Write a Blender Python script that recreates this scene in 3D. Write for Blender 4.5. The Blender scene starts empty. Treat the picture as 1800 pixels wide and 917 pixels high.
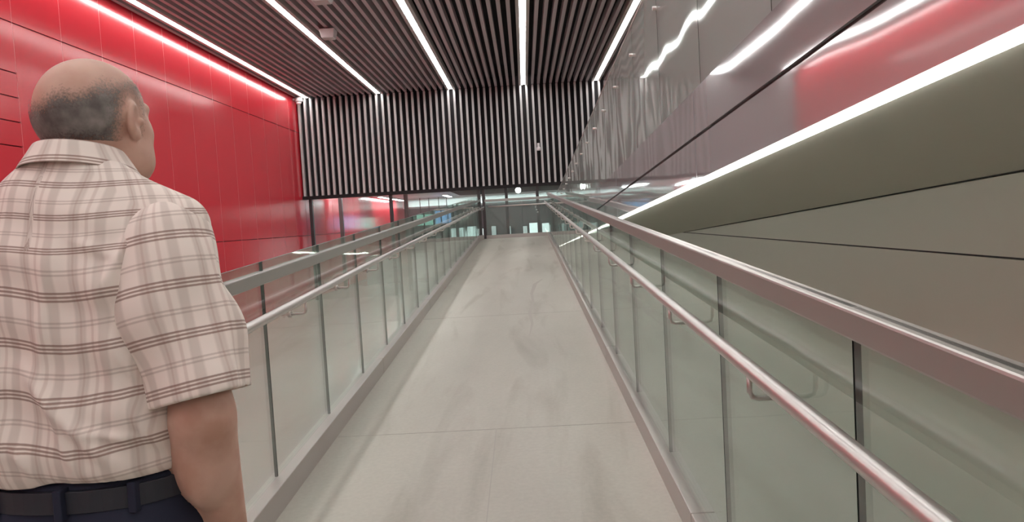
import bpy, bmesh, math, random
import numpy as np
from mathutils import Vector, Matrix
random.seed(4)
C = bpy.context.scene
COL = C.collection

# ------------------------------------------------------------------ camera
FPX = 1300.0
CAMZ = 1.45
cam_d = bpy.data.cameras.new('camera'); cam = bpy.data.objects.new('camera', cam_d); COL.objects.link(cam)
cam_d.sensor_fit = 'HORIZONTAL'; cam_d.sensor_width = 36.0; cam_d.lens = FPX * 36.0 / 1800.0
cam_d.clip_start = 0.05; cam_d.clip_end = 200
ROLL = 0.056
yv = Vector((22, 72.5, -FPX)).normalized()
zv = Vector((-math.sin(ROLL), math.cos(ROLL), 0)); zv = (zv - yv * zv.dot(yv)).normalized()
xv = yv.cross(zv)
M = Matrix((xv, yv, zv))          # rows: world axes expressed in camera space == camera->world rotation
cam.matrix_world = Matrix.Translation((0, 0, CAMZ)) @ M.to_4x4()
C.camera = cam

# ------------------------------------------------------------------ world and exposure
w = bpy.data.worlds.new('world'); C.world = w; w.use_nodes = True
w.node_tree.nodes['Background'].inputs[0].default_value = (0.75, 0.78, 0.8, 1)
w.node_tree.nodes['Background'].inputs[1].default_value = 0.05
C.view_settings.view_transform = 'Standard'; C.view_settings.look = 'None'
C.view_settings.gamma = 1.0; C.view_settings.use_curve_mapping = False
C.view_settings.exposure = 0.0
LED_CEIL = 20.0
LED_FASCIA = 22.0
LED_FAR = 40.0

# ------------------------------------------------------------------ constants
SL = 0.0492
L = 19.5                      # ramp top
ZL = SL * L                   # landing height
SR = 0.056                    # slope of the upper flight
KR = ZL + SR * L              # return flight floor height at y = 0
FZ = -0.60                    # concourse floor
YB = -11.5                    # wall behind the camera
D = 22.0                      # slatted bulkhead
ZC = 1.45 + 3.94              # ceiling slats underside
ZBK = 2.42                    # bulkhead bottom
XR, XG = -6.55, 5.0           # red wall, grey right wall
XW = 2.66                     # beige wall below return flight
YF = 41.0                     # far wall
PITCH = 0.1775
LX = [-6.21, -4.08, -1.95, 0.18, 2.31]
def ramp(x, y, h): return (x, y, SL * min(y, L) + h)
def ret(x, y, h):  return (x, y, KR - SR * min(y, L) + h)
def flat(x, y, h): return (x, y, h)

# ------------------------------------------------------------------ materials
MAT = {}
def mat(name, color, rough=0.5, metal=0.0, emit=0.0, spec=0.5, coat=0.0):
    m = bpy.data.materials.new(name); m.use_nodes = True
    b = m.node_tree.nodes['Principled BSDF']
    b.inputs['Base Color'].default_value = (*color, 1); b.inputs['Roughness'].default_value = rough
    b.inputs['Metallic'].default_value = metal; b.inputs['Specular IOR Level'].default_value = spec
    b.inputs['Coat Weight'].default_value = coat; b.inputs['Coat Roughness'].default_value = 0.05
    if emit:
        b.inputs['Emission Color'].default_value = (*color, 1); b.inputs['Emission Strength'].default_value = emit
    MAT[name] = m; return m
def N(m, t, **kw):
    n = m.node_tree.nodes.new(t)
    for k, v in kw.items():
        if k in n.inputs.keys(): n.inputs[k].default_value = v
        else: setattr(n, k, v)
    return n
def LK(m, a, b): m.node_tree.links.new(a, b)
def coords(m, scale=(1, 1, 1)):
    tc = N(m, 'ShaderNodeTexCoord'); mp = N(m, 'ShaderNodeMapping'); mp.inputs['Scale'].default_value = scale
    LK(m, tc.outputs['Object'], mp.inputs['Vector']); return mp.outputs[0]
def noise_mix(m, c1, c2, scale, lo=0.4, hi=0.6, detail=4, sc=(1, 1, 1)):
    v = coords(m, sc); n = N(m, 'ShaderNodeTexNoise', Scale=scale, Detail=detail); LK(m, v, n.inputs['Vector'])
    r = N(m, 'ShaderNodeValToRGB'); r.color_ramp.elements[0].position = lo; r.color_ramp.elements[1].position = hi
    r.color_ramp.elements[0].color = (*c1, 1); r.color_ramp.elements[1].color = (*c2, 1)
    LK(m, n.outputs['Fac'], r.inputs['Fac']); return r.outputs['Color'], n
def bump(m, strength, scale, dist=0.01, sc=(1, 1, 1), detail=2):
    v = coords(m, sc); n = N(m, 'ShaderNodeTexNoise', Scale=scale, Detail=detail); LK(m, v, n.inputs['Vector'])
    b = N(m, 'ShaderNodeBump', Strength=strength, Distance=dist); LK(m, n.outputs['Fac'], b.inputs['Height'])
    LK(m, b.outputs[0], m.node_tree.nodes['Principled BSDF'].inputs['Normal'])

mat('steel', (0.60, 0.575, 0.555), 0.34, 0.8); bump(MAT['steel'], 0.06, 60, 0.002, (1, 0.02, 1))
mat('steel_cap', (0.42, 0.40, 0.385), 0.40, 0.8)
mat('curb_steel', (0.50, 0.46, 0.44), 0.38, 0.6)
mat('fascia', (0.70, 0.72, 0.735), 0.05, 0.62); bump(MAT['fascia'], 0.4, 0.9, 0.02, (1, 1, 1), 1)
mat('seam', (0.035, 0.03, 0.03), 0.6)
mat('joint', (0.015, 0.02, 0.018), 0.4)
mat('red_panel', (0.72, 0.034, 0.054), 0.17, 0.0, spec=0.85)
mat('red_light', (0.95, 0.32, 0.34), 0.4)
mat('red_dark', (0.10, 0.005, 0.01), 0.6)
mat('slat', (0.44, 0.39, 0.40), 0.45)
mat('slat_wall', (0.58, 0.57, 0.575), 0.4)
mat('black', (0.012, 0.009, 0.011), 0.75)
mat('led', (1.0, 0.98, 0.955), 0.5, 0, LED_CEIL)
mat('led_warm', (1.0, 0.97, 0.93), 0.5, 0, LED_FASCIA)
mat('led_far', (0.95, 1.0, 1.0), 0.5, 0, LED_FAR)
mat('led_cove_fill', (0.92, 1.0, 0.98), 0.5, 0, 14.0)
mat('housing', (0.48, 0.46, 0.44), 0.4)
mat('olive_plaster', (0.60, 0.59, 0.50), 0.55)
mat('beige_wall', (0.74, 0.74, 0.66), 0.55)
mat('grey_wall', (0.50, 0.51, 0.50), 0.4)
mat('white_plastic', (0.75, 0.73, 0.74), 0.35)
mat('dark_plastic', (0.03, 0.03, 0.035), 0.3)
mat('frame', (0.05, 0.045, 0.048), 0.4)
mat('far_wall', (0.20, 0.215, 0.225), 0.5)
mat('far_light', (0.62, 0.65, 0.65), 0.5)
mat('far_white', (0.75, 0.80, 0.80), 0.5)

# ramp concrete
m = mat('ramp_concrete', (0.5, 0.48, 0.45), 0.42)
col, n = noise_mix(m, (0.45, 0.425, 0.37), (0.58, 0.555, 0.49), 0.9, 0.35, 0.68, 5, (1.0, 0.35, 1))
v = coords(m); n2 = N(m, 'ShaderNodeTexNoise', Scale=45.0, Detail=3.0); LK(m, v, n2.inputs['Vector'])
mx = N(m, 'ShaderNodeMix', data_type='RGBA', blend_type='MULTIPLY'); mx.inputs[0].default_value = 0.2
LK(m, col, mx.inputs[6]); LK(m, n2.outputs['Fac'], mx.inputs[7])
# worn dirt streaks along the walking line
v3 = coords(m, (2.2, 0.28, 1)); n3 = N(m, 'ShaderNodeTexNoise', Scale=1.6, Detail=6.0, Distortion=0.6); LK(m, v3, n3.inputs['Vector'])
r3 = N(m, 'ShaderNodeValToRGB'); r3.color_ramp.elements[0].position = 0.30; r3.color_ramp.elements[1].position = 0.47
r3.color_ramp.elements[0].color = (0.72, 0.69, 0.66, 1); r3.color_ramp.elements[1].color = (1, 1, 1, 1)
LK(m, n3.outputs['Fac'], r3.inputs['Fac'])
mx2 = N(m, 'ShaderNodeMix', data_type='RGBA', blend_type='MULTIPLY'); mx2.inputs[0].default_value = 0.8
LK(m, mx.outputs[2], mx2.inputs[6]); LK(m, r3.outputs['Color'], mx2.inputs[7])
LK(m, mx2.outputs[2], m.node_tree.nodes['Principled BSDF'].inputs['Base Color'])

m = mat('hall_floor', (0.5, 0.49, 0.47), 0.14, spec=0.9)
col, n = noise_mix(m, (0.50, 0.49, 0.47), (0.57, 0.56, 0.54), 0.6, 0.3, 0.7, 3)
LK(m, col, m.node_tree.nodes['Principled BSDF'].inputs['Base Color'])

def glass_mat(name, tint, haze, hazecol, wob=0.25, base=0.05, rough=0.03):
    m = bpy.data.materials.new(name); m.use_nodes = True; nt = m.node_tree; nt.nodes.clear()
    out = N(m, 'ShaderNodeOutputMaterial'); tr = N(m, 'ShaderNodeBsdfTransparent'); tr.inputs[0].default_value = (*tint, 1)
    gl = N(m, 'ShaderNodeBsdfAnisotropic'); gl.inputs['Roughness'].default_value = rough
    gl.inputs['Color'].default_value = (0.92, 0.97, 0.95, 1)
    df = N(m, 'ShaderNodeBsdfDiffuse'); df.inputs[0].default_value = (*hazecol, 1)
    v = coords(m, (1, 1, 1)); n = N(m, 'ShaderNodeTexNoise', Scale=1.3, Detail=1.0); LK(m, v, n.inputs['Vector'])
    bp = N(m, 'ShaderNodeBump', Strength=wob, Distance=0.02); LK(m, n.outputs['Fac'], bp.inputs['Height'])
    LK(m, bp.outputs[0], gl.inputs['Normal'])
    lw = N(m, 'ShaderNodeLayerWeight', Blend=0.5)
    pw = N(m, 'ShaderNodeMath', operation='POWER'); pw.inputs[1].default_value = 4.0
    LK(m, lw.outputs['Facing'], pw.inputs[0])
    ma = N(m, 'ShaderNodeMath', operation='MULTIPLY_ADD'); ma.inputs[1].default_value = 0.80; ma.inputs[2].default_value = base
    LK(m, pw.outputs[0], ma.inputs[0])
    m1 = N(m, 'ShaderNodeMixShader'); m1.inputs[0].default_value = haze
    LK(m, tr.outputs[0], m1.inputs[1]); LK(m, df.outputs[0], m1.inputs[2])
    m2 = N(m, 'ShaderNodeMixShader'); LK(m, ma.outputs[0], m2.inputs[0]); LK(m, m1.outputs[0], m2.inputs[1]); LK(m, gl.outputs[0], m2.inputs[2])
    LK(m, m2.outputs[0], out.inputs[0]); MAT[name] = m; return m
glass_mat('glass', (0.90, 0.955, 0.925), 0.10, (0.56, 0.66, 0.60))
glass_mat('glass_return', (0.86, 0.90, 0.885), 0.55, (0.66, 0.77, 0.745), 0.22, .07)
glass_mat('glass_far', (0.90, 0.94, 0.93), 0.10, (0.5, 0.55, 0.54), 0.1)

# ------------------------------------------------------------------ geometry helpers
def box(bm, x0, x1, y0, y1, h0, h1, f=flat, mi=0):
    vs = [bm.verts.new(f(x, y, h)) for x in (x0, x1) for y in (y0, y1) for h in (h0, h1)]
    for q in ((0, 1, 3, 2), (4, 6, 7, 5), (0, 4, 5, 1), (2, 3, 7, 6), (0, 2, 6, 4), (1, 5, 7, 3)):
        fc = bm.faces.new([vs[i] for i in q]); fc.material_index = mi
def obj(name, bm, mats, parent=None, bevel=0, smooth=False, origin=None):
    bmesh.ops.recalc_face_normals(bm, faces=bm.faces)
    me = bpy.data.meshes.new(name)
    if origin is not None: bmesh.ops.translate(bm, verts=bm.verts, vec=-Vector(origin))
    bm.to_mesh(me); bm.free()
    o = bpy.data.objects.new(name, me); COL.objects.link(o)
    for mm in (mats if isinstance(mats, (list, tuple)) else [mats]): me.materials.append(MAT[mm] if isinstance(mm, str) else mm)
    if origin is not None: o.location = origin
    if parent is not None:
        o.parent = parent
        if origin is not None: o.location = Vector(origin) - parent.location
        else: o.matrix_parent_inverse = Matrix.Translation(-parent.location)
    if smooth:
        for p in me.polygons: p.use_smooth = True
    if bevel:
        b = o.modifiers.new('bevel', 'BEVEL'); b.width = bevel; b.segments = 2; b.limit_method = 'ANGLE'
    return o
def BM(): return bmesh.new()
def tube(bm, pts, r, n=10, cap=True):
    pts = [Vector(p) for p in pts]; rings = []
    for i, p in enumerate(pts):
        t = (pts[min(i + 1, len(pts) - 1)] - pts[max(i - 1, 0)]).normalized()
        a = t.cross(Vector((0, 0, 1)) if abs(t.z) < 0.9 else Vector((0, 1, 0))).normalized(); b = t.cross(a)
        rr = r[i] if isinstance(r, (list, tuple)) else r
        rings.append([bm.verts.new(p + a * rr * math.cos(k * 2 * math.pi / n) + b * rr * math.sin(k * 2 * math.pi / n)) for k in range(n)])
    for i in range(len(rings) - 1):
        for k in range(n): bm.faces.new((rings[i][k], rings[i][(k + 1) % n], rings[i + 1][(k + 1) % n], rings[i + 1][k]))
    if cap: bm.faces.new(rings[0][::-1]); bm.faces.new(rings[-1])
def lathe(bm, prof, n=20, c=(0, 0, 0), axis='z'):
    rings = []
    for r, h in prof:
        ring = []
        for k in range(n):
            a = 2 * math.pi * k / n
            p = (r * math.cos(a), r * math.sin(a), h) if axis == 'z' else (r * math.cos(a), h, r * math.sin(a)) if axis == 'y' else (h, r * math.cos(a), r * math.sin(a))
            ring.append(bm.verts.new((p[0] + c[0], p[1] + c[1], p[2] + c[2])))
        rings.append(ring)
    for i in range(len(rings) - 1):
        for k in range(n): bm.faces.new((rings[i][k], rings[i][(k + 1) % n], rings[i + 1][(k + 1) % n], rings[i + 1][k]))
    bm.faces.new(rings[0][::-1]); bm.faces.new(rings[-1])
def empty(name, loc, label=None, cat=None, group=None, kind=None):
    o = bpy.data.objects.new(name, None); COL.objects.link(o); o.location = loc; o.empty_display_size = 0.1
    return tag(o, label, cat, group, kind)
def tag(o, label=None, cat=None, group=None, kind=None):
    if label: o['label'] = label
    if cat: o['category'] = cat
    if group: o['group'] = group
    if kind: o['kind'] = kind
    return o
def struct(name, bm, mats, label=None, cat=None, **k):
    return tag(obj(name, bm, mats, **k), label, cat, kind='structure')

# ------------------------------------------------------------------ floors
b = BM(); box(b, XR - .2, XG + .2, YB - .2, YF + .3, FZ - .15, FZ)
struct('floor', b, 'hall_floor', 'pale polished floor of the hall on both sides of the ramp', 'floor')
RX0, RX1 = -1.196, 0.59
b = BM()
ys = [YB + 0.0, L, L + 2.0]
def wedge(b, x0, x1, y0, y1, f, hb=None):
    vs = []
    for x in (x0, x1):
        for y in (y0, y1):
            vs.append(b.verts.new((x, y, FZ + .002))); vs.append(b.verts.new(f(x, y, 0)))
    for q in ((0, 1, 3, 2), (4, 6, 7, 5), (0, 4, 5, 1), (2, 3, 7, 6), (0, 2, 6, 4), (1, 5, 7, 3)): b.faces.new([vs[i] for i in q])
wedge(b, RX0 - .12, RX1 + .10, YB, L, ramp)
struct('floor_ramp', b, 'ramp_concrete', 'worn grey concrete ramp rising between glass balustrades', 'ramp')
b = BM(); wedge(b, RX0 - .12, XW + .0, L, L + 2.02, lambda x, y, h: (x, y, ZL + h))
struct('floor_landing', b, 'ramp_concrete', 'flat concrete landing at the top of the ramp', 'landing')
# saw-cut joints in the ramp slab
b = BM()
for y in (2.35, 2.95, 4.35, 8.2): box(b, RX0, RX1, y, y + .004, 0, .0012, ramp)
box(b, -0.24, -0.235, 1.0, 4.35, 0, .0012, ramp)
mat('cut', (0.42, 0.395, 0.36), 0.7)
struct('trim_1', b, 'cut', 'thin saw-cut joints across the ramp floor', 'floor joint')
# curbs
def curb(name, xa, xb, lab):
    b = BM(); y = YB + .1; k = 0; step = 3.0; brk = 2.87
    edges = [YB + .1] + [brk + step * i for i in range(-4, 6) if YB + .2 < brk + step * i < L - .2] + [L + (2.0 if xa < 0 else 0)]
    for y0, y1 in zip(edges[:-1], edges[1:]):
        if y0 < L < y1:
            box(b, xa, xb, y0 + .003, L, -.01, .118, ramp); box(b, xa, xb, L, y1, -.01, .118, ramp)
        else: box(b, xa, xb, y0 + .003, y1 - .003, -.01, .118, ramp)
    # glazing channel: dark slot beside the glass
    return struct(name, b, 'curb_steel', lab, 'curb', bevel=.004)
curb('trim_2', RX0 - .095, RX0, 'low metal-clad curb along the left edge of the ramp')
curb('trim_3', RX1, RX1 + .095, 'low metal-clad curb along the right edge of the ramp')

# ------------------------------------------------------------------ red wall
b = BM(); box(b, XR - .2, XR - .02, YB - .2, YF + .2, FZ, ZC + .5)
wl = struct('wall_left', b, 'red_dark', 'tall glossy red panelled wall on the left', 'wall')
b = BM()
yj = 9.72 - 1.04 * 21
cells = []
while yj < YF:
    rows = [FZ + .02, 1.35, 4.40, ZC + .1] if yj > 9.5 or yj < 5 else [FZ + .02, 1.35, 2.78, 3.10, 3.42, 3.74, 4.40, ZC + .1]
    if yj > D: rows = [FZ + .02, 1.35, ZBK + .6]
    for z0, z1 in zip(rows[:-1], rows[1:]): box(b, XR - .02, XR, max(yj, YB) + .004, min(yj + 1.04, YF) - .004, z0 + .008, z1 - .008)
    yj += 1.04
    if yj < YB: continue
obj('wall_panel', b, 'red_panel', wl)
b = BM(); yj = 9.72 - 1.04 * 20
while yj < D:
    if yj > YB: box(b, XR - .019, XR - .001, yj - .004, yj + .004, FZ, ZC)
    yj += 1.04
obj('joint_strip', b, 'red_light', wl)

# ------------------------------------------------------------------ ceiling and bulkhead of slats
b = BM(); box(b, XR - .2, XG + .2, YB - .2, D + .3, ZC + .32, ZC + .45)
ce = struct('ceiling', b, 'black', 'dark slatted ceiling with recessed light strips', 'ceiling')
x0 = LX[3] + PITCH / 2
sx = []; k = -60
while True:
    x = x0 + k * PITCH; k += 1
    if x < XR + .05: continue
    if x > XG - .03: break
    sx.append(x)
b = BM()
for x in sx:
    if min(abs(x - l) for l in LX) > .17: box(b, x - .036, x + .036, YB, D - .09, ZC, ZC + .17)
obj('slat_panel', b, 'slat', ce)
b = BM(); box(b, XR - .2, XG + .2, D + .12, D + .3, ZBK + .02, ZC + .4)
wb = struct('wall_back', b, 'black', 'upper end wall of vertical pale slats on black', 'wall')
b = BM()
for x in sx: box(b, x - .031, x + .031, D - .05, D + .08, 2.51, ZC + .0)
obj('slat_panel', b, 'slat_wall', wb)
b = BM(); box(b, XR, XG, D - .06, D + .35, ZBK, 2.51)
obj('bottom_edge', b, 'black', wb)
labs = ['long ceiling light strip closest to the red wall', 'long ceiling light strip, second from the red wall', 'long ceiling light strip, middle of the five, left of the one above the ramp',
        'long ceiling light strip running straight above the ramp', 'long ceiling light strip at the right, above the glass parapet']
for l, lb in zip(LX, labs):
    t = empty('ceiling_light', (l, 5, ZC), lb, 'ceiling light', 'long ceiling light strips')
    b = BM()
    box(b, l - .13, l - .062, YB, D - .08, ZC - .01, ZC + .13); box(b, l + .062, l + .13, YB, D - .08, ZC - .01, ZC + .13)
    box(b, l - .13, l + .13, YB, D - .08, ZC + .13, ZC + .15)
    obj('housing', b, 'housing', t)
    b = BM(); box(b, l - .060, l + .060, YB + .02, D - .1, ZC + .002, ZC + .02)
    obj('diffuser', b, 'led', t)

# ------------------------------------------------------------------ right walls, return flight
b = BM(); box(b, XG, XG + .2, YB - .2, YF, FZ, ZC + .45)
struct('wall_right', b, 'grey_wall', 'grey wall at the far right behind the glass parapet', 'wall')
b = BM(); box(b, XR - .2, XG + .2, YB - .3, YB - .1, FZ, ZC + .45)
struct('wall_rear', b, 'grey_wall')
HS = -.263; XF = .85
b = BM()
def slab(b, x0, x1, y0, y1, h0, h1, f): box(b, x0, x1, y0, y1, h0, h1, f)
slab(b, XF + .012, XW + .1, YB, L, HS, HS + .05, ret); slab(b, XF + .06, XW + .1, YB, L, HS + .05, 0, ret)
struct('floor_return', b, 'olive_plaster', 'smooth olive-grey underside of the upper ramp flight', 'soffit')
b = BM()
# beige wall under the flight, its top follows the soffit; one long horizontal joint
zj = CAMZ - .364
def wseg(b, y0, y1, zb0, zb1, zt0, zt1):
    vs = [b.verts.new(p) for p in ((XW, y0, zb0), (XW, y1, zb1), (XW, y1, zt1), (XW, y0, zt0), (XW + .1, y0, zb0), (XW + .1, y1, zb1), (XW + .1, y1, zt1), (XW + .1, y0, zt0))]
    for q in ((0, 1, 2, 3), (4, 7, 6, 5), (0, 4, 5, 1), (1, 5, 6, 2), (2, 6, 7, 3), (3, 7, 4, 0)): b.faces.new([vs[i] for i in q])
def zs(y): return KR - SR * y + HS
yi = (KR + HS - zj) / SR
wseg(b, YB, yi - .2, zj + .006, zj + .006, zs(YB) - .012, zs(yi - .2) - .012)
wseg(b, YB, L + 2, FZ, FZ, zj - .006, min(zj - .006, 9))
wr = struct('wall_ramp', b, 'beige_wall', 'beige wall panels below the upper ramp flight', 'wall')
# cut the lower piece against the soffit beyond the meeting point: simply stops under the slab
b = BM(); box(b, XW + .012, XW + .09, YB, L, FZ, zj + .02); box(b, XW + .02, XW + .09, YB, yi, zj, KR + HS + .5 if False else zj + .01)
vs = None
obj('joint_backing', b, 'seam', wr)
b = BM(); slab(b, XW + .004, XW + .1, YB, yi, HS - .02, HS, ret); obj('top_joint', b, 'seam', wr)
# fascia of the upper flight
t = empty('ramp_fascia', (XF, 4, ret(0, 4, 0)[2]), 'glossy metal fascia of the upper ramp flight reflecting the red wall', 'fascia')
H1, H2, H3 = HS + .010, -.047, .176
jy = [3.64 + 3.12 * i for i in range(-5, 6)]
edges = [YB + .1] + [y for y in jy if YB + .5 < y < L - .5] + [L]
for (ha, hb) in ((H1, H2 - .008), (H2 + .008, H3)):
    for y0, y1 in zip(edges[:-1], edges[1:]):
        b = BM(); box(b, XF, XF + .011, y0 + .006, y1 - .006, ha, hb, ret); obj('fascia_panel', b, 'fascia', t)
b = BM(); box(b, XF + .012, XF + .038, YB + .1, L, HS + .052, H3 - .01, ret); obj('backing', b, 'seam', t)
b = BM(); box(b, XF - .002, XF + .011, YB + .1, L, HS - .015, HS - .001, ret)
tag(obj('light_strip', b, 'led_warm', None), 'bright white light strip along the bottom edge of the upper flight fascia', 'light strip')

# ------------------------------------------------------------------ glass balustrades
def balustrade(name, xg, f, y0, y1, joints, h0, h1, label, gm='glass', side=1, cap=(.025, .06), rail=None, br=.35, clips=False, capmat='steel_cap', gap=.004):
    t = empty(name, f(xg, 0, 0) if f is not ramp else (xg, 3, SL * 3 + .1), label, 'balustrade')
    e = [y0] + [y for y in joints if y0 + .15 < y < y1 - .15] + [y1]
    for a, c in zip(e[:-1], e[1:]):
        b = BM(); box(b, xg - .007, xg + .007, a + gap, c - gap, h0, h1, f)
        b.faces.ensure_lookup_table()
        for fc in b.faces:
            bmesh.ops.recalc_face_normals(b, faces=b.faces)
            if abs(fc.normal.x) < .5: fc.material_index = 1
        obj('glass_panel', b, [gm, 'joint'], t)
    # silicone joints between panes
    for y in e[1:-1]:
        b = BM(); box(b, xg - .005, xg + .005, y - gap, y + gap, h0, h1 - .001, f); obj('joint_strip', b, 'joint', t)
    if cap:
        b = BM(); box(b, xg - cap[0], xg + cap[0], y0, y1, h1 - cap[1], h1, f); obj('cap_rail', b, capmat, t, bevel=.006)
    if rail:
        xr, hr = rail
        b = BM(); tube(b, [f(xr, y0, hr), f(xr, (y0 + y1) / 2, hr), f(xr, y1, hr)], .021, 16)
        r = obj('handrail', b, 'steel', t, smooth=True)
        for y in e:
            y += br
            if y > y1 - .1: continue
            b = BM(); s = 1 if xg > xr else -1
            tube(b, [f(xr, y, hr - .02), f(xr, y, hr - .062), f(xr + s * .006, y, hr - .075), f(xr + s * .02, y, hr - .08), f(xg - s * .01, y, hr - .08)], .007, 8)
            tube(b, [f(xg - s * .016, y, hr - .08), f(xg - s * .006, y, hr - .08)], .018, 12)
            obj('bracket', b, 'steel', r, smooth=True)
    if clips:
        for y in e[1:-1]:
            b = BM(); tube(b, [f(xg - .03, y, clips), f(xg + .03, y, clips)], .014, 12); obj('clip', b, 'steel', t, smooth=True)
    return t
XGL, XGR = RX0 - .062, RX1 + .055
balustrade('glass_balustrade', XGL, ramp, YB + .3, L + 2.0 - .03, [3.47 + .97 * i for i in range(-15, 20)], .10, 1.152,
           'glass balustrade with metal handrail along the left side of the ramp', rail=(-1.165, .92))
balustrade('glass_balustrade', XGR, ramp, YB + .3, L - .03, [1.47 + 1.03 * i for i in range(-13, 20)], .10, 1.168,
           'glass balustrade with metal handrail along the right side of the ramp', rail=(.553, .945), br=.42)
balustrade('glass_balustrade', XF + .045, ret, YB + .3, L - .05, [3.64 + 1.04 * i for i in range(-14, 20)], .181, 1.145,
           'tall grey glass parapet of the upper ramp flight above the glossy fascia', gm='glass_return', cap=(.012, .018), rail=(XF + .14, .90), clips=.92)
# cross balustrade at the landing
t = empty('glass_balustrade', (0, L + 1.95, ZL), 'glass balustrade across the far end of the ramp landing', 'balustrade')
xs = [-1.125, -.05, 1.1, XW]
for a, c in zip(xs[:-1], xs[1:]):
    b = BM(); box(b, a + .006, c - .006, L + 1.945, L + 1.96, ZL + .0, ZL + 1.13); obj('glass_panel', b, 'glass_far', t)
b = BM(); box(b, xs[0], xs[-1], L + 1.93, L + 1.975, ZL + 1.06, ZL + 1.135); obj('cap_rail', b, 'steel_cap', t, bevel=.006)
b = BM(); box(b, xs[0], xs[-1], L + 1.92, L + 1.98, ZL, ZL + .1); obj('base_rail', b, 'curb_steel', t)
b = BM(); tube(b, [(xs[0] + .1, L + 1.87, ZL + .92), (xs[-1], L + 1.87, ZL + .92)], .021, 12); obj('handrail', b, 'steel', t, smooth=True)

# ------------------------------------------------------------------ far concourse below the bulkhead
ZF = 2.75
b = BM(); box(b, XR, XG, D + .36, YF, ZF + .08, ZF + .2)
cf = struct('ceiling_far', b, 'far_light', 'pale low ceiling of the concourse beyond the slatted end wall', 'ceiling')
b = BM()
for i in range(37): box(b, -2.9, XG, D + .5 + i * .32, D + .66 + i * .32, ZF - .02, ZF + .08)
obj('slat_panel', b, 'black', cf)
b = BM(); box(b, XR - .2, XG + .2, YF, YF + .2, FZ, ZF + .3)
struct('wall_far', b, 'far_wall', 'dark grey far wall of the concourse', 'wall')
b = BM(); box(b, XR + .02, XG - .02, YF - .06, YF - .01, 2.50, ZF + .06)
struct('trim_4', b, 'far_light', 'pale band along the top of the concourse far wall', 'band')
t = empty('added_cove_light', (0, YF - .3, 2.42), 'long added cove light brightening the pale band along the top of the concourse far wall', 'light strip')  # added fill strip on a ledge, brightens the pale band and far ceiling
b = BM(); box(b, XR + .05, XG - .05, YF - .38, YF - .06, 2.40, 2.43); box(b, XR + .05, XG - .05, YF - .40, YF - .38, 2.40, 2.48); obj('shelf', b, 'far_light', t)
b = BM(); box(b, XR + .05, XG - .05, YF - .34, YF - .26, 2.431, 2.45); obj('diffuser', b, 'led_cove_fill', t)
# posts and panes of the glazed screen below the bulkhead
t = empty('window_1', (0, D + .1, FZ), 'glazed screen with dark posts below the slatted end wall', 'window', kind='structure')
for x in (-6.35, -3.95, -1.32, -1.18, -.50, .42, 1.38, 2.6, 3.9):
    b = BM(); box(b, x - .045, x + .045, D + .02, D + .14, FZ, ZBK); obj('mullion', b, 'frame', t)
for a, c in ((-6.3, -4.0), (-3.9, -1.37), (-1.13, -.55), (-.45, .37), (.47, 1.33), (1.43, 2.55), (2.65, 3.85)):
    b = BM(); box(b, a, c, D + .07, D + .08, FZ, ZBK); obj('pane', b, 'glass_far', t)
for x, y in ((-6.3, 25.4), (-3.72, 23.4)):
    b = BM(); box(b, x - .06, x + .06, y, y + .12, FZ, ZF + .07)
    struct('trim_5' if x < -5 else 'trim_6', b, 'frame', 'dark slender post beside the red wall in the concourse' if x < -5 else 'dark slender post right of the glazed screen post in the concourse', 'post')
fl = ['short bright ceiling light nearest the red wall beyond the end wall', 'short bright ceiling light beyond the end wall above the first grey post', 'concourse ceiling light just left of the dark post',
      'concourse ceiling light right of the dark post', 'distant concourse ceiling light above the coloured screens', 'distant small concourse light near the glass corner']
for (x, y, ln), lb in zip(((-6.0, 24.5, 1.6), (-5.6, 27.5, 2.0), (-4.0, 25.5, 1.6), (-3.4, 26.5, 1.6), (-3.6, 34.0, 2.5), (-6.2, 32.0, 6.0)), fl):
    t = empty('concourse_light', (x, y, ZF + .07), lb, 'ceiling light', 'short lights in the concourse ceiling')
    b = BM(); box(b, x - .11, x + .11, y - .03, y + ln + .03, ZF + .03, ZF + .078); obj('housing', b, 'housing', t)
    b = BM(); box(b, x - .08, x + .08, y, y + ln, ZF + .015, ZF + .032); obj('diffuser', b, 'led_far', t)
# far bright doors, screens
def lit(name, x0, x1, z0, z1, y, e, colr, label, cat):
    mat(label, colr, .5, 0, e)
    t = empty(name, ((x0 + x1) / 2, y, FZ), label, cat)
    b = BM(); box(b, x0 - .04, x1 + .04, y, y + .08, z0 - .04, z1 + .04); obj('frame', b, 'frame', t)
    b = BM(); box(b, x0, x1, y - .02, y, z0, z1); obj('panel', b, label, t)
    if name == 'display_screen':
        for xx in (x0 + .2, x1 - .2):
            b = BM(); tube(b, [(xx, y + .04, z1 + .03), (xx, y + .04, ZF + .082)], .02, 8); obj('hanger', b, 'frame', t)
HANG = 1
lit('display_screen', -5.45, -4.6, 1.45, 2.0, 37.5, 2.2, (0.35, 0.75, 0.62), 'glowing pale green display screen in the distant concourse, left of the blue one', 'screen')
lit('display_screen', -4.5, -3.7, 1.5, 2.15, 37.5, 2.6, (0.25, 0.5, 0.95), 'glowing blue display screen in the distant concourse above the left handrail', 'screen')
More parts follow.
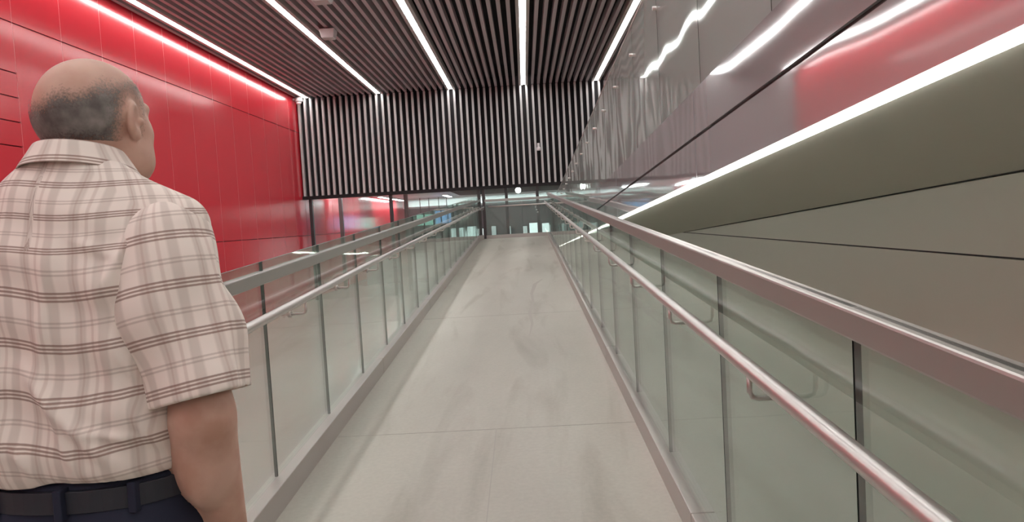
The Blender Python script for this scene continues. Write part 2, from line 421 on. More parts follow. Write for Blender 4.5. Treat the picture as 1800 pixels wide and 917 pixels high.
for x0, x1, z0, z1, e, lb in ((-.95, -.78, FZ + .1, 1.15, .8, 'narrow pale lit doorway in the far wall, leftmost behind the end glass'),
                           (-.1, .12, FZ + .1, 1.1, .9, 'narrow pale lit doorway beside the wide bright one'),
                           (.25, .72, FZ + .1, 1.25, 2.2, 'wide bright lit opening in the far wall behind the end glass'),
                           (.95, 1.45, FZ + .1, 1.2, 1.8, 'bright lit opening in the far wall right of the dark post'),
                           (-1.85, -1.6, FZ + .1, 1.2, .7, 'pale lit doorway seen through the far end of the left balustrade'),
                           (-2.9, -2.3, FZ + .1, 1.1, .6, 'pale lit shopfront behind the left balustrade top')):
    lit('lit_doorway', x0, x1, z0, z1, YF - .1, e, (0.78, .9, .88), lb, 'doorway')
# low bright counters in the hall beyond the end wall
for x, y, ww, lb in ((-5.3, 27.0, 1.2, 'low pale counter with a lit top beside the concourse red wall'), (-4.1, 29.0, .8, 'small pale counter in the concourse behind the left balustrade')):
    t = empty('counter', (x, y, FZ), lb, 'counter')
    b = BM(); box(b, x - ww / 2, x + ww / 2, y, y + .5, FZ, FZ + 1.0); obj('body', b, 'far_white', t)
    b = BM(); box(b, x - ww / 2 - .04, x + ww / 2 + .04, y - .04, y + .54, FZ + 1.0, FZ + 1.05); obj('top', b, 'housing', t)
# round pendant lamp by the end glass
t = empty('pendant_lamp', (-.15, D + 1.6, ZF - .02), 'small round glowing pendant lamp below the middle of the slatted end wall', 'lamp')
b = BM(); lathe(b, [(.008, 0), (.008, -.25)], 8, (-.15, D + 1.6, ZF - .02)); obj('rod', b, 'frame', t)
b = BM(); lathe(b, [(.02, -.0), (.065, -.02), (.085, -.06), (.085, -.11), (.06, -.155), (.02, -.17)], 18, (-.15, D + 1.6, ZF - .27)); obj('globe', b, 'led_warm', t, smooth=True)
# dome camera in the corner
t = empty('dome_camera', (XR + .16, D - .3, ZC - .12), 'white dome camera in the top corner between red wall and slatted end wall', 'camera')
b = BM(); lathe(b, [(.10, .10), (.11, .06), (.11, 0), (.10, -.02)], 20, (XR + .16, D - .3, ZC - .12)); obj('housing', b, 'white_plastic', t, smooth=True)
b = BM(); lathe(b, [(.085, -.02), (.08, -.055), (.055, -.09), (.02, -.105)], 20, (XR + .16, D - .3, ZC - .12)); obj('dome', b, 'white_plastic', t, smooth=True)
b = BM(); box(b, XR, XR + .10, D - .34, D - .26, ZC - .09, ZC - .04); obj('arm', b, 'white_plastic', t)
# small spot camera between the slats
px, pz = .53, 1.45 + 2.10
t = empty('bullet_camera', (px, D - .12, pz), 'tiny white camera fixed among the slats of the end wall', 'camera')
b = BM(); box(b, px - .035, px + .035, D - .14, D - .05, pz - .02, pz + .12); obj('bracket', b, 'white_plastic', t, bevel=.01)
b = BM(); lathe(b, [(.03, .0), (.055, -.04), (.06, -.10), (.05, -.12)], 16, (px, D - .12, pz + .02)); obj('body', b, 'white_plastic', t, smooth=True)
# two speakers under the ceiling
for x, y, s_, lb in ((-3.62, 14.6, .26, 'pale box speaker under the slatted ceiling, nearer to the slatted end wall'), (-3.12, 12.3, .30, 'pale box speaker under the slatted ceiling at the top edge, farther from the end wall')):
    t = empty('ceiling_speaker', (x, y, ZC), lb, 'speaker', 'box speakers under the slatted ceiling')
    b = BM()
    z1, z0 = ZC - .03, ZC - .20
    q = []
    for z, k in ((z1, .58), (z0, .46)):
        q.append([b.verts.new((x + sx_ * s_ * k, y + sy_ * s_ * k * .9, z)) for sx_, sy_ in ((-1, -1), (1, -1), (1, 1), (-1, 1))])
    b.faces.new(q[0]); b.faces.new(q[1][::-1])
    for k in range(4): b.faces.new((q[0][k], q[0][(k + 1) % 4], q[1][(k + 1) % 4], q[1][k]))
    obj('body', b, 'white_plastic', t, bevel=.012)
    b = BM(); box(b, x - s_ * .4, x + s_ * .4, y - s_ * .36, y + s_ * .36, z0 - .006, z0 - .0005); obj('grille', b, 'housing', t)
    b = BM(); box(b, x - .03, x + .03, y - .03, y + .03, ZC - .03, ZC + .005); obj('mount', b, 'frame', t)
# scuff mark on the ramp
b = BM()
pts = [(-.02, 6.9), (.02, 7.6), (.0, 8.3), (.05, 9.0), (.04, 9.7), (.10, 10.6), (.22, 11.1)]
wds = [.004, .014, .02, .014, .02, .03, .01]
for (p, a), (q, c) in zip(zip(pts[:-1], wds[:-1]), zip(pts[1:], wds[1:])):
    vs = [b.verts.new(ramp(p[0] - a, p[1], .0012)), b.verts.new(ramp(p[0] + a, p[1], .0012)), b.verts.new(ramp(q[0] + c, q[1], .0012)), b.verts.new(ramp(q[0] - c, q[1], .0012))]
    b.faces.new(vs)
mat('scuff', (.44, .41, .375), .6)
tag(obj('floor_scuff', b, 'scuff'), 'thin dark scuff mark along the middle of the ramp floor', 'scuff mark')

# ================================================================== the man (signed distance modelling)
def axis(segs):
    out = []
    for a, b_, st in segs:
        n = max(1, int(round((b_ - a) / st))); out += list(np.linspace(a, b_, n, endpoint=False))
    out.append(segs[-1][1]); return np.array(out, dtype=np.float32)
class Field:
    def __init__(s, xs, ys_, zs_, val=.08):
        s.ax = (xs, ys_, zs_); s.d = np.full((len(xs), len(ys_), len(zs_)), val, np.float32)
    def sl(s, lo, hi):
        r = []
        for a, l, h in zip(s.ax, lo, hi):
            i0 = max(0, int(np.searchsorted(a, l)) - 1); i1 = min(len(a), int(np.searchsorted(a, h)) + 1); r.append(slice(i0, max(i1, i0 + 1)))
        return tuple(r)
    def grid(s, sl):
        return (s.ax[0][sl[0]][:, None, None], s.ax[1][sl[1]][None, :, None], s.ax[2][sl[2]][None, None, :])
    def comb(s, sl, v, k, mode):
        A = s.d[sl]
        if mode == 'u':
            if k > 0: h = np.clip(.5 + .5 * (A - v) / k, 0, 1); s.d[sl] = A * (1 - h) + v * h - k * h * (1 - h)
            else: s.d[sl] = np.minimum(A, v)
        elif mode == 's':
            if k > 0: h = np.clip(.5 - .5 * (A + v) / k, 0, 1); s.d[sl] = A * (1 - h) - v * h + k * h * (1 - h)
            else: s.d[sl] = np.maximum(A, -v)
        elif mode == 'i': s.d[sl] = np.maximum(A, v)
    def cap(s, a, b_, ra, rb, k=.02, mode='u', sy=1.0):
        m_ = max(ra, rb) / min(sy, 1) + .06
        lo = [min(p, q) - m_ for p, q in zip(a, b_)]; hi = [max(p, q) + m_ for p, q in zip(a, b_)]
        sl = s.sl(lo, hi); X, Y, Z = s.grid(sl)
        ab = np.array(b_, float) - np.array(a, float); L2 = float(ab @ ab) + 1e-12
        t = np.clip(((X - a[0]) * ab[0] + (Y - a[1]) * ab[1] + (Z - a[2]) * ab[2]) / L2, 0, 1)
        v = np.sqrt((X - a[0] - t * ab[0]) ** 2 + ((Y - a[1] - t * ab[1]) * sy) ** 2 + (Z - a[2] - t * ab[2]) ** 2) - (ra + (rb - ra) * t)
        s.comb(sl, v.astype(np.float32), k, mode)
    def ell(s, c, r, k=.02, mode='u', yaw=0, roll=0, pitch=0):
        m_ = max(r) + .06; sl = s.sl([q - m_ for q in c], [q + m_ for q in c]); X, Y, Z = s.grid(sl)
        R = np.array(Matrix.Rotation(yaw, 3, 'Z') @ Matrix.Rotation(roll, 3, 'Y') @ Matrix.Rotation(pitch, 3, 'X'))
        x, y, z = X - c[0], Y - c[1], Z - c[2]
        u = (R[0, 0] * x + R[1, 0] * y + R[2, 0] * z) / r[0]; v_ = (R[0, 1] * x + R[1, 1] * y + R[2, 1] * z) / r[1]; w_ = (R[0, 2] * x + R[1, 2] * y + R[2, 2] * z) / r[2]
        q = np.sqrt(u * u + v_ * v_ + w_ * w_)
        g = np.sqrt((u / r[0]) ** 2 + (v_ / r[1]) ** 2 + (w_ / r[2]) ** 2) + 1e-6
        s.comb(sl, (q * (q - 1) / g).astype(np.float32), k, mode)
    def loft(s, secs, k=.02, grow=0, mode='u', extra=None):
        zz = [q[0] for q in secs]
        sl = s.sl([-.4, -.4, zz[0] - .03], [.4, .4, zz[-1] + .03]); X, Y, Z = s.grid(sl)
        w_ = np.interp(Z, zz, [q[1] for q in secs]) + grow; d_ = np.interp(Z, zz, [q[2] for q in secs]) + grow; cy = np.interp(Z, zz, [q[3] for q in secs])
        p = 2.35
        q = (np.abs(X / w_) ** p + np.abs((Y - cy) / d_) ** p) ** (1 / p)
        v = (q - 1) * np.minimum(w_, d_)
        v = np.maximum(v, np.maximum(zz[0] - Z, Z - zz[-1]))
        if extra is not None: v = v + extra(X, Y, Z)
        s.comb(sl, v.astype(np.float32), k, mode)
    def mesh(s):
        d = s.d; xs, ys_, zs_ = s.ax; S = d < 0
        nx, ny, nz = d.shape
        corners = [(i, j, k) for i in (0, 1) for j in (0, 1) for k in (0, 1)]
        cnt = np.zeros((nx - 1, ny - 1, nz - 1), np.int8)
        for i, j, k in corners: cnt += S[i:nx - 1 + i, j:ny - 1 + j, k:nz - 1 + k]
        act = (cnt > 0) & (cnt < 8); I, J, K = np.nonzero(act)
        idx = np.full(act.shape, -1, np.int32); idx[I, J, K] = np.arange(len(I))
        P = np.zeros((len(I), 3)); W = np.zeros(len(I))
        for a in range(8):
            for b_ in range(a + 1, 8):
                ca, cb = corners[a], corners[b_]
                if sum(abs(p - q) for p, q in zip(ca, cb)) != 1: continue
                va = d[I + ca[0], J + ca[1], K + ca[2]]; vb = d[I + cb[0], J + cb[1], K + cb[2]]
                m_ = (va < 0) != (vb < 0); t = np.where(m_, va / np.where(m_, va - vb, 1), 0)
                pa = np.stack([xs[I + ca[0]], ys_[J + ca[1]], zs_[K + ca[2]]], 1); pb = np.stack([xs[I + cb[0]], ys_[J + cb[1]], zs_[K + cb[2]]], 1)
                P += np.where(m_[:, None], pa + (pb - pa) * t[:, None], 0); W += m_
        P /= W[:, None]
        F = []
        for ax in range(3):
            A = [slice(None)] * 3; B = [slice(None)] * 3; A[ax] = slice(0, -1); B[ax] = slice(1, None)
            sa, sb = S[tuple(A)], S[tuple(B)]; ch = sa != sb
            i, j, k = np.nonzero(ch); o1, o2 = [q for q in range(3) if q != ax]
            c = [i, j, k]; ok = (c[o1] > 0) & (c[o2] > 0) & (c[o1] < act.shape[o1]) & (c[o2] < act.shape[o2])
            c = [q[ok] for q in c]; sgn = sa[ch][ok]
            def at(a, b_):
                q = list(c); q[o1] = q[o1] - a; q[o2] = q[o2] - b_; return idx[q[0], q[1], q[2]]
            quad = np.stack([at(0, 0), at(1, 0), at(1, 1), at(0, 1)], 1)
            flip = sgn if ax != 1 else ~sgn
            quad[~flip] = quad[~flip][:, ::-1]
            F.append(quad)
        return P, np.concatenate(F)
def sdf_obj(name, P, F, m, parent, smooth_it=2, uv=None, attr=None):
    me = bpy.data.meshes.new(name)
    me.vertices.add(len(P)); me.vertices.foreach_set('co', P.astype(np.float32).ravel())
    me.loops.add(F.size); me.loops.foreach_set('vertex_index', F.astype(np.int32).ravel())
    me.polygons.add(len(F)); me.polygons.foreach_set('loop_start', np.arange(0, F.size, 4, dtype=np.int32))
    me.update(calc_edges=True); me.validate()
    me.polygons.foreach_set('use_smooth', np.ones(len(me.polygons), bool))
    if uv is not None:
        l = me.uv_layers.new(name='UVMap'); vi = np.zeros(len(me.loops), np.int32); me.loops.foreach_get('vertex_index', vi)
        l.data.foreach_set('uv', uv[vi].astype(np.float32).ravel())
    if attr is not None:
        a = me.attributes.new('amount', 'FLOAT', 'POINT'); a.data.foreach_set('value', attr.astype(np.float32))
    me.materials.append(MAT[m]); o = bpy.data.objects.new(name, me); COL.objects.link(o)
    if parent is not None: o.parent = parent
    if smooth_it:
        sm = o.modifiers.new('smooth', 'SMOOTH'); sm.factor = .5; sm.iterations = smooth_it
    return o

# ---- skin, cloth materials
m = mat('skin', (0.56, 0.33, 0.25), 0.5); m.node_tree.nodes['Principled BSDF'].inputs['Subsurface Weight'].default_value = 0.08
m.node_tree.nodes['Principled BSDF'].inputs['Subsurface Radius'].default_value = (.01, .004, .002)
c, _ = noise_mix(m, (0.50, 0.28, 0.21), (0.62, 0.39, 0.31), 14, .35, .65); LK(m, c, m.node_tree.nodes['Principled BSDF'].inputs['Base Color'])
mat('navy', (0.010, 0.012, 0.032), 0.8); mat('belt', (0.022, 0.022, 0.032), 0.45); mat('buckle', (.5, .5, .5), .25, 1)
mat('shoe', (0.012, 0.01, 0.01), 0.35); mat('eye', (.8, .78, .75), .1); mat('iris', (.05, .03, .02), .1)
m = mat('plaid', (0.68, 0.58, 0.53), 0.85)
uvn = N(m, 'ShaderNodeTexCoord'); sp = N(m, 'ShaderNodeSeparateXYZ'); LK(m, uvn.outputs['UV'], sp.inputs[0])
def mth(op, a, b_=None, c_=None):
    n = N(m, 'ShaderNodeMath', operation=op)
    for i_, q in enumerate((a, b_, c_)):
        if q is None: continue
        if isinstance(q, (int, float)): n.inputs[i_].default_value = q
        else: LK(m, q, n.inputs[i_])
    return n.outputs[0]
def stripe(coord, period, centre, half, soft):
    fr = mth('SUBTRACT', mth('MODULO', mth('ADD', coord, 10 * period + period - centre + period / 2), period), period / 2)
    ab = mth('ABSOLUTE', fr)
    return mth('SUBTRACT', 1.0, mth('MINIMUM', mth('MAXIMUM', mth('DIVIDE', mth('SUBTRACT', ab, half), soft), 0.0), 1.0))
U, V = sp.outputs['X'], sp.outputs['Y']
HP, VP_ = .082, .040
heavy = mth('MAXIMUM', mth('MAXIMUM', stripe(V, HP, 0, .0010, .0014), stripe(V, HP, .0062, .0010, .0014)), stripe(V, HP, .0124, .0010, .0014))
light = mth('MAXIMUM', stripe(V, HP, .041, .0008, .0016), stripe(V, HP, .0475, .0008, .0016))
vband = stripe(U, VP_, 0, .006, .004); vb2 = stripe(U, VP_ * 2, .02, .0015, .002); vthin = stripe(U, VP_ * 2, .0, .0008, .0014)
darkn = mth('MINIMUM', 1.0, mth('ADD', mth('MULTIPLY', heavy, .78), mth('MULTIPLY', light, .34)))
mxa = N(m, 'ShaderNodeMix', data_type='RGBA'); mxa.inputs[6].default_value = (0.80, 0.70, 0.64, 1); mxa.inputs[7].default_value = (0.60, 0.51, 0.46, 1)
LK(m, mth('MULTIPLY', vband, .75), mxa.inputs[0])
mxb = N(m, 'ShaderNodeMix', data_type='RGBA'); LK(m, mxa.outputs[2], mxb.inputs[6]); mxb.inputs[7].default_value = (0.42, 0.26, 0.22, 1)
LK(m, mth('MULTIPLY', mth('MAXIMUM', vthin, vb2), .3), mxb.inputs[0])
mxc = N(m, 'ShaderNodeMix', data_type='RGBA'); LK(m, mxb.outputs[2], mxc.inputs[6]); mxc.inputs[7].default_value = (0.22, 0.115, 0.09, 1)
LK(m, darkn, mxc.inputs[0]); LK(m, mxc.outputs[2], m.node_tree.nodes['Principled BSDF'].inputs['Base Color'])
m.node_tree.nodes['Principled BSDF'].inputs['Sheen Weight'].default_value = .15

# hair: short grey fuzz, thinning at its edges
m = bpy.data.materials.new('hair_grey'); m.use_nodes = True; MAT['hair_grey'] = m
bs = m.node_tree.nodes['Principled BSDF']; bs.inputs['Roughness'].default_value = .75
cc, _ = noise_mix(m, (.10, .085, .078), (.27, .24, .225), 28, .35, .65, 5); LK(m, cc, bs.inputs['Base Color'])
at_ = N(m, 'ShaderNodeAttribute', attribute_name='amount'); vv = coords(m); nn = N(m, 'ShaderNodeTexNoise', Scale=260.0, Detail=2.0); LK(m, vv, nn.inputs['Vector'])
sb = N(m, 'ShaderNodeMath', operation='SUBTRACT'); LK(m, at_.outputs['Fac'], sb.inputs[0]); LK(m, nn.outputs['Fac'], sb.inputs[1])
mm_ = N(m, 'ShaderNodeMath', operation='MULTIPLY_ADD'); mm_.inputs[1].default_value = 1.5; mm_.inputs[2].default_value = .42; mm_.use_clamp = True; LK(m, sb.outputs[0], mm_.inputs[0])
LK(m, mm_.outputs[0], bs.inputs['Alpha'])

# ---- anatomy (local frame: x right, y forward, z up, feet at 0)
HC = Vector((.008, .055, 1.617))            # head centre
HY = math.radians(-7)                      # head turned to his right
Rz = Matrix.Rotation(HY, 3, 'Z')
def hp(x, y, z): v_ = Rz @ Vector((x, y, z)); return (HC.x + v_.x, HC.y + v_.y, HC.z + v_.z)
ARM = {1: ((.182, -.015, 1.392), (.220, -.055, 1.085), (.212, .025, .850)), -1: ((-.185, -.005, 1.405), (-.236, -.03, 1.105), (-.235, .06, .87))}
TOR = [(.84, .165, .115, 0), (.95, .172, .122, 0), (1.05, .172, .132, .005), (1.2, .168, .125, .0), (1.34, .178, .118, -.008), (1.42, .150, .095, -.014), (1.47, .10, .075, -.014), (1.50, .065, .06, -.01)]
def head_skull(f, g=0.0):
    f.ell(hp(0, -.008, .018), (.0765 + g, .097 + g, .083 + g), .01, yaw=HY)
    f.ell(hp(0, -.040, -.005), (.070 + g, .062 + g, .068 + g), .03, yaw=HY)
    f.ell(hp(0, .030, -.040), (.063 + g, .060 + g, .068 + g), .03, yaw=HY)
def build_body():
    f = Field(axis([(-.33, -.125, .005), (-.125, .125, .0033), (.125, .33, .005)]), axis([(-.20, .30, .0037)]),
              axis([(-.01, .66, .014), (.66, .90, .0045), (.90, 1.42, .008), (1.42, 1.75, .0033)]))
    f.loft(TOR, .0)
    for s_ in (1, -1):
        sh, el, wr_ = ARM[s_]
        f.cap((s_ * .05, -.015, 1.455), (s_ * .160, -.008, 1.405), .045, .05, .04)
        f.cap(sh, el, .053, .048, .03); f.ell((el[0] - s_ * .016, el[1] + .015, el[2] - .06), (.046, .050, .10), .02)
        f.cap(el, wr_, .050, .030, .02)
        # hand: palm and five separate fingers, slightly curled, palm towards the thigh
        px_, py_, pz_ = wr_
        f.ell((px_ - s_ * .004, py_ + .008, pz_ - .055), (.015, .040, .052), .012)
        for q, (oy, ln) in enumerate(((.034, .072), (.014, .080), (-.006, .074), (-.025, .058))):
            a = (px_ - s_ * .002, py_ + .008 + oy, pz_ - .092); b_ = (px_ - s_ * .006, py_ + .012 + oy * 1.08, pz_ - .092 - ln * .45)
            c_ = (px_ - s_ * .018, py_ + .012 + oy * 1.10, pz_ - .092 - ln * .75); d_ = (px_ - s_ * .034, py_ + .010 + oy * 1.10, pz_ - .092 - ln * .92)
            f.cap(a, b_, .0092, .0085, .004); f.cap(b_, c_, .0085, .0078, .003); f.cap(c_, d_, .0078, .007, .003)
        f.cap((px_ - s_ * .006, py_ + .030, pz_ - .030), (px_ - s_ * .020, py_ + .060, pz_ - .062), .013, .0105, .008)
        f.cap((px_ - s_ * .020, py_ + .060, pz_ - .062), (px_ - s_ * .026, py_ + .064, pz_ - .094), .0105, .0085, .003)
        # legs
        hx, fy = s_ * .088, (.07 if s_ < 0 else -.05)
        f.cap((hx, 0, .87), (hx, fy * .5 + .015, .47), .082, .055, .05); f.cap((hx, fy * .5 + .015, .47), (hx, fy, .09), .052, .036, .03)
        f.cap((hx, fy - .03, .045), (hx * 1.1, fy + .15, .035), .034, .028, .03)
    # neck
    f.cap((0, -.018, 1.45), hp(0, -.026, -.06), .058, .057, .03)
    f.cap((0, .0, 1.46), hp(0, .012, -.07), .054, .054, .02)
    head_skull(f)
    # jaw, chin, cheeks, brow, nose, lips
    f.ell(hp(0, .052, -.088), (.046, .046, .030), .025, yaw=HY)
    for s_ in (1, -1):
        f.cap(hp(s_ * .056, .0, -.055), hp(s_ * .028, .072, -.098), .016, .014, .02)
        f.ell(hp(s_ * .042, .052, -.030), (.024, .028, .028), .02, yaw=HY); f.ell(hp(s_ * .048, .034, -.078), (.024, .036, .034), .025, yaw=HY)
        f.ell(hp(s_ * .031, .092, .002), (.016, .014, .011), .008, 's', yaw=HY)
        f.ell(hp(s_ * .031, .077, .001), (.015, .013, .012), .004, yaw=HY)
        f.ell(hp(s_ * .014, .103, -.042), (.0095, .012, .008), .006, yaw=HY)
        # ear
        e = (s_ * .080, -.008, -.012)
        f.ell(hp(*e), (.010, .022, .034), .004, yaw=HY + s_ * .38, pitch=-.15)
        f.ell(hp(e[0] + s_ * .010, e[1] + .003, e[2] + .004), (.0095, .0125, .021), .003, 's', yaw=HY + s_ * .38, pitch=-.15)
        f.ell(hp(e[0] - s_ * .001, e[1] + .006, e[2] - .026), (.008, .011, .012), .004, yaw=HY)
        f.ell(hp(e[0] + s_ * .004, e[1] + .016, e[2] - .003), (.006, .006, .008), .003, yaw=HY)
    f.cap(hp(-.036, .082, .022), hp(.036, .082, .022), .010, .010, .015)
    f.cap(hp(0, .090, .008), hp(0, .112, -.036), .008, .0125, .010)
    f.cap(hp(-.019, .086, -.067), hp(.019, .086, -.067), .008, .008, .006); f.cap(hp(-.017, .084, -.079), hp(.017, .084, -.079), .008, .008, .006)
    f.cap(hp(-.024, .100, -.0732), hp(.024, .100, -.0732), .0022, .0022, .002, 's')
    return f.mesh()
MANLOC = Vector((-.777, 1.29, SL * 1.29))
P, F = build_body()
person = sdf_obj('person', P, F, 'skin', None, 2)
person.location = MANLOC; person.rotation_euler = (0, 0, math.radians(-3))
tag(person, 'balding man seen from behind in a pale plaid short-sleeved shirt walking up the ramp', 'person')
# eyes
for s_ in (1, -1):
    b = BM(); c0 = Vector(hp(s_ * .031, .0795, .001)); bmesh.ops.create_uvsphere(b, u_segments=16, v_segments=10, radius=.0118); bmesh.ops.translate(b, verts=b.verts, vec=c0)
    e_ = obj('eye', b, 'eye', None, smooth=True); e_.parent = person
    b = BM(); bmesh.ops.create_uvsphere(b, u_segments=12, v_segments=8, radius=.0055); bmesh.ops.translate(b, verts=b.verts, vec=Vector(hp(s_ * .031, .0863, .001)))
    i_ = obj('iris', b, 'iris', None, smooth=True); i_.parent = e_
# hair
f = Field(axis([(-.10, .11, .003)]), axis([(-.08, .17, .003)]), axis([(1.50, 1.73, .003)]))
head_skull(f, .0045)
X, Y, Z = f.grid((slice(None),) * 3)
def loc_head(X, Y, Z):
    x, y, z = X - HC.x, Y - HC.y, Z - HC.z; c_, s_ = math.cos(-HY), math.sin(-HY)
    return c_ * x - s_ * y, s_ * x + c_ * y, z + 0 * x
def hair_amount(X, Y, Z):
    x, y, z = loc_head(X, Y, Z)
    top = .044 + .022 * np.clip(x / .07, -1, 1) + .012 * np.clip((y + .02) / .06, -1, 1)
    wob = .006 * np.sin(40 * x + 3) * np.sin(55 * y) + .004 * np.sin(90 * x + 60 * y)
    a = top + wob - z
    front = .040 + wob - y - .25 * np.maximum(0, -z)
    low = z + .078 + .45 * np.maximum(0, y + .03)
    ear = np.sqrt(((y + .006) / .026) ** 2 + ((z + .014) / .040) ** 2) * .03 - .03 + .004
    ear = np.where(np.abs(x) > .05, ear, 1)
    return np.minimum(np.minimum(a, front), np.minimum(low, ear))
am = hair_amount(X, Y, Z)
f.d = np.maximum(f.d, -(am + .004)).astype(np.float32)
P, F = f.mesh()
a_ = np.clip(hair_amount(P[:, 0], P[:, 1], P[:, 2]) / .050, -.1, 1) * 1.0 + .10
hair = sdf_obj('hair', P, F, 'hair_grey', person, 1, attr=a_)
hair['label'] = 'short grey hair around the back and sides of the bald head'
# ---- shirt
def fold(p, q, wd, amp):
    p = np.array(p); q = np.array(q); d_ = q - p; L2 = d_ @ d_
    def g(X, Z):
        t = np.clip(((X - p[0]) * d_[0] + (Z - p[1]) * d_[1]) / L2, 0, 1)
        dist = np.sqrt((X - p[0] - t * d_[0]) ** 2 + (Z - p[1] - t * d_[1]) ** 2)
        return -amp * np.exp(-(dist / wd) ** 2) * np.sin(np.pi * (0.08 + .84 * t))
    return g
folds = [fold((-.02, 1.20), (.12, 1.03), .013, .011), fold((.10, 1.34), (.135, 1.05), .016, .010), fold((.04, 1.42), (.0, 1.10), .014, .006), fold((-.10, 1.38), (-.06, 1.04), .016, .009),
         fold((.13, 1.16), (.17, 1.04), .010, .009), fold((-.15, 1.3), (-.12, 1.05), .012, .009), fold((.02, 1.15), (.06, 1.03), .010, .008), fold((.16, 1.42), (.11, 1.30), .011, .008),
         fold((.06, 1.10), (.15, 1.07), .008, .006), fold((-.04, 1.08), (-.01, 1.02), .009, .006), fold((.12, 1.26), (.16, 1.12), .010, .008), fold((0.06, 1.40), (.14, 1.36), .009, .004)]
def wrinkle(X, Y, Z):
    v_ = 0
    for g in folds: v_ = v_ + g(X, Z)
    v_ = v_ - .0035 * np.sin(38 * X + 9 * Z + 1.3) * np.clip((1.3 - Z) / .2, 0, 1) - .002 * np.sin(61 * Z + 22 * X)
    return 1.45 * v_ * np.clip((.02 - Y) / .05, 0.15, 1)
SH = [(1.000, .180, .142, .0), (1.02, .192, .155, .0), (1.06, .198, .160, 0), (1.15, .194, .150, 0), (1.25, .194, .143, -.004), (1.31, .192, .138, -.012), (1.38, .176, .122, -.02), (1.44, .140, .104, -.02), (1.49, .098, .086, -.016), (1.53, .068, .068, -.01)]
f = Field(axis([(-.25, .25, .004)]), axis([(-.22, .20, .004)]), axis([(.99, 1.56, .004)]))
f.loft(SH, 0, extra=wrinkle)
for s_ in (1, -1): f.cap((s_ * .04, -.015, 1.485), (s_ * .175, -.012, 1.408), .048, .058, .04)
X, Y, Z = f.grid((slice(None),) * 3)
f.d = np.maximum(f.d, (1.003 + .004 * np.sin(20 * X)) - Z).astype(np.float32)
f.cap((0, -.016, 1.49), hp(0, -.02, -.04), .059, .064, 0, 's')
P, F = f.mesh()
uv = np.stack([P[:, 0] * 1.1 + np.sign(P[:, 0]) * np.clip(P[:, 1] + .07, 0, .2) + .006 * np.sin(14 * P[:, 2]), P[:, 2] + .010 * np.sin(9 * P[:, 0] + .5) + .004 * np.sin(31 * P[:, 0]) + .55 * np.clip(P[:, 2] - 1.36, 0, .2) * (np.abs(P[:, 0]) > 0)], 1)
shirt = sdf_obj('shirt', P, F, 'plaid', person, 2, uv=uv)
shirt['label'] = 'cream short-sleeved shirt with brown plaid lines'
for s_ in (1, -1):
    sh, el, wr_ = ARM[s_]
    a = Vector((s_ * .168, -.018, 1.392)); e_ = Vector((el[0] + s_ * .006, el[1], el[2] + .035)); ax_ = (e_ - a).normalized()
    f = Field(axis([(.09, .36, .004)] if s_ > 0 else [(-.36, -.09, .004)]), axis([(-.18, .16, .004)]), axis([(1.02, 1.52, .004)]), .06)
    f.cap(a, a + ax_ * .17, .069, .077, 0); f.cap(a + ax_ * .15, e_ + ax_ * .10, .077, .080, .02); f.ell((s_ * .158, -.065, 1.285), (.064, .066, .135), .045)
    X, Y, Z = f.grid((slice(None),) * 3)
    T = (X - a.x) * ax_.x + (Y - a.y) * ax_.y + (Z - a.z) * ax_.z
    Ln = (e_ - a).length
    f.d = f.d - .0045 * np.sin(30 * T + 25 * Y + 10 * X) * np.clip(T / .1, 0, 1) - .007 * np.exp(-((Y + .05 + .25 * (T - .1)) / .012) ** 2) * (T > .02) - .004 * np.sin(55 * Y - 18 * T) * np.clip(T / .1, 0, 1)
    f.d = np.maximum(f.d, T - Ln).astype(np.float32); f.d = np.maximum(f.d, -T - .055 ).astype(np.float32)
    f.cap(a + ax_ * (Ln - .06), a + ax_ * (Ln + .06), .066, .070, 0, 's')
    P, F = f.mesh()
    up = Vector((0, 1, 0)); ux = ax_.cross(up).normalized(); uy = ax_.cross(ux)
    R = P - np.array(a); t_ = R @ np.array(ax_); an = np.arctan2(R @ np.array(ux), R @ np.array(uy))
    uv = np.stack([an * .078, -t_ + .02], 1)
    o = sdf_obj('sleeve', P, F, 'plaid', shirt, 2, uv=uv)
# collar: stand and folded leaf
def collar():
    me_v = []; n = 56; prof = []
    uvs = []
    for i in range(n + 1):
        a = math.radians(200) * (i / n * 2 - 1)          # 0 = back of the neck
        back = .5 + .5 * math.cos(a * .9)
        cx, cy = 0.002, -.002
        rr = .064; zt = 1.538 + .028 * back; ln = .044 + .02 * (1 - back)
        dx, dy = math.sin(a), -math.cos(a)
        pr = [(rr - .004, zt - .045, 0), (rr - .004, zt - .004, .04), (rr, zt, .045), (rr + .004, zt - .003, .05), (rr + .014, zt - ln * .45, .07), (rr + .030, zt - ln * .93, .095), (rr + .028, zt - ln * .98, .097), (rr + .006, zt - ln * .5, .12), (rr + .0, zt - .02, .13), (rr - .001, zt - .045, .15)]
        lean = .03 * (1 - back)
        prof.append([(cx + dx * r_ * 1.02, cy + lean + dy * r_ * 1.02, z_) for r_, z_, u_ in pr]); uvs.append([(a * .075, u_) for r_, z_, u_ in pr])
    b = BM(); ul = b.loops.layers.uv.new('UVMap'); V_ = [[b.verts.new(p) for p in r_] for r_ in prof]; m_ = len(prof[0])
    for i in range(n):
        for k in range(m_):
            k2 = (k + 1) % m_
            fc = b.faces.new((V_[i][k], V_[i][k2], V_[i + 1][k2], V_[i + 1][k]))
            for lp, uv_ in zip(fc.loops, (uvs[i][k], uvs[i][k2], uvs[i + 1][k2], uvs[i + 1][k])): lp[ul].uv = uv_
    b.faces.new(V_[0]); b.faces.new(V_[-1][::-1])
    o = obj('collar', b, 'plaid', None, smooth=True); o.parent = shirt
    s2 = o.modifiers.new('sub', 'SUBSURF'); s2.levels = 1; s2.render_levels = 2
collar()
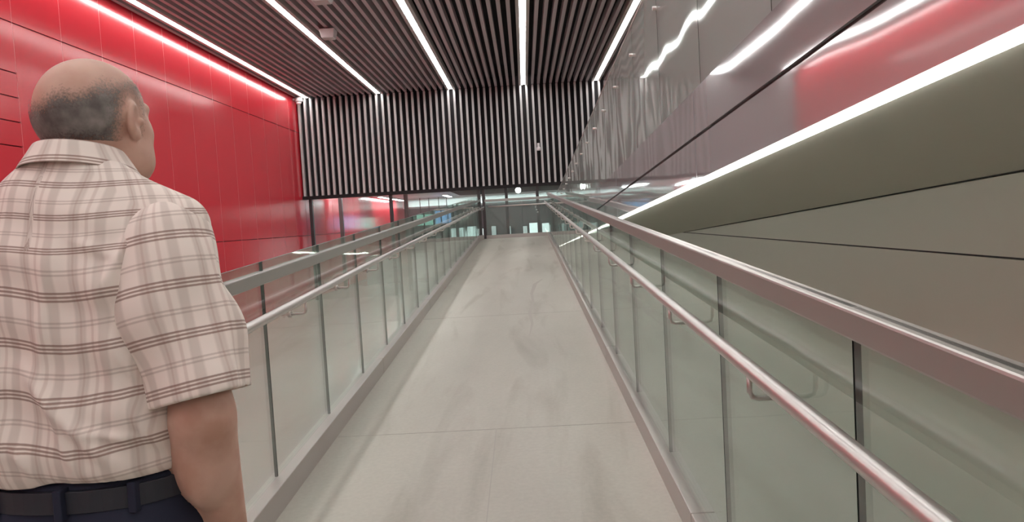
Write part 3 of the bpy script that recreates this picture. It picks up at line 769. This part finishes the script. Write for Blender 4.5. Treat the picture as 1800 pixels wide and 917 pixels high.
# ---- trousers, belt, shoes
f = Field(axis([(-.24, .24, .006)]), axis([(-.22, .24, .006)]), axis([(.03, 1.02, .008)]))
f.loft([(.80, .172, .13, 0), (.90, .182, .138, -.004), (.97, .180, .136, 0), (1.004, .178, .134, 0)], 0)
for s_ in (1, -1):
    hx, fy = s_ * .088, (.07 if s_ < 0 else -.05)
    f.ell((s_ * .075, -.075, .87), (.085, .07, .09), .04)
    f.cap((hx, -.005, .86), (hx, fy * .5 + .015, .47), .100, .080, .03); f.cap((hx, fy * .5 + .015, .47), (hx, fy, .06), .080, .068, .03)
X, Y, Z = f.grid((slice(None),) * 3)
f.d = f.d - .002 * np.sin(40 * Z + 30 * X) * (Z < .8)
f.d = np.maximum(f.d, .045 - Z).astype(np.float32); f.d = np.maximum(f.d, Z - 1.004).astype(np.float32)
P, F = f.mesh(); tr_ = sdf_obj('trousers', P, F, 'navy', person, 2)
def ring(name, z0, z1, g0, g1, mt, par):
    b = BM(); n = 64; V_ = []
    for k in range(n):
        a = 2 * math.pi * k / n; c_, s2 = math.cos(a), math.sin(a); p = 2 / 2.35
        ex, ey = math.copysign(abs(c_) ** p, c_), math.copysign(abs(s2) ** p, s2)
        V_.append([b.verts.new((ex * (.179 + g), ey * (.136 + g), z)) for g, z in ((g0, z0), (g1, z0), (g1, z1), (g0, z1))])
    for k in range(n):
        for j in range(4): b.faces.new((V_[k][j], V_[(k + 1) % n][j], V_[(k + 1) % n][(j + 1) % 4], V_[k][(j + 1) % 4]))
    o = obj(name, b, mt, None, bevel=.001); o.parent = par; return o
bl = ring('belt', .958, .994, -.004, .007, 'belt', person)
b = BM(); box(b, -.022, .022, .142, .149, .955, .997); o = obj('buckle', b, 'buckle', None, bevel=.002); o.parent = bl
for x, y in ((0.02, -.142), (.125, -.112), (-.105, -.122), (-.1, .123), (.1, .123)):
    b = BM(); box(b, x - .007, x + .007, y - .012, y + .012, .95, 1.0); o = obj('belt_loop', b, 'navy', None, bevel=.002); o.parent = tr_
for s_ in (1, -1):
    hx, fy = s_ * .088, (.07 if s_ < 0 else -.05)
    f = Field(axis([(hx - .09, hx + .09, .004)]), axis([(fy - .14, fy + .26, .004)]), axis([(-.02, .14, .004)]))
    f.cap((hx, fy - .04, .048), (hx + s_ * .012, fy + .14, .036), .050, .046, .0); f.cap((hx, fy, .06), (hx, fy, .10), .05, .048, .03)
    X, Y, Z = f.grid((slice(None),) * 3)
    zf = SL * Y + .001; f.d = np.maximum(f.d, zf - Z).astype(np.float32)
    P, F = f.mesh(); sdf_obj('shoe', P, F, 'shoe', person, 1)
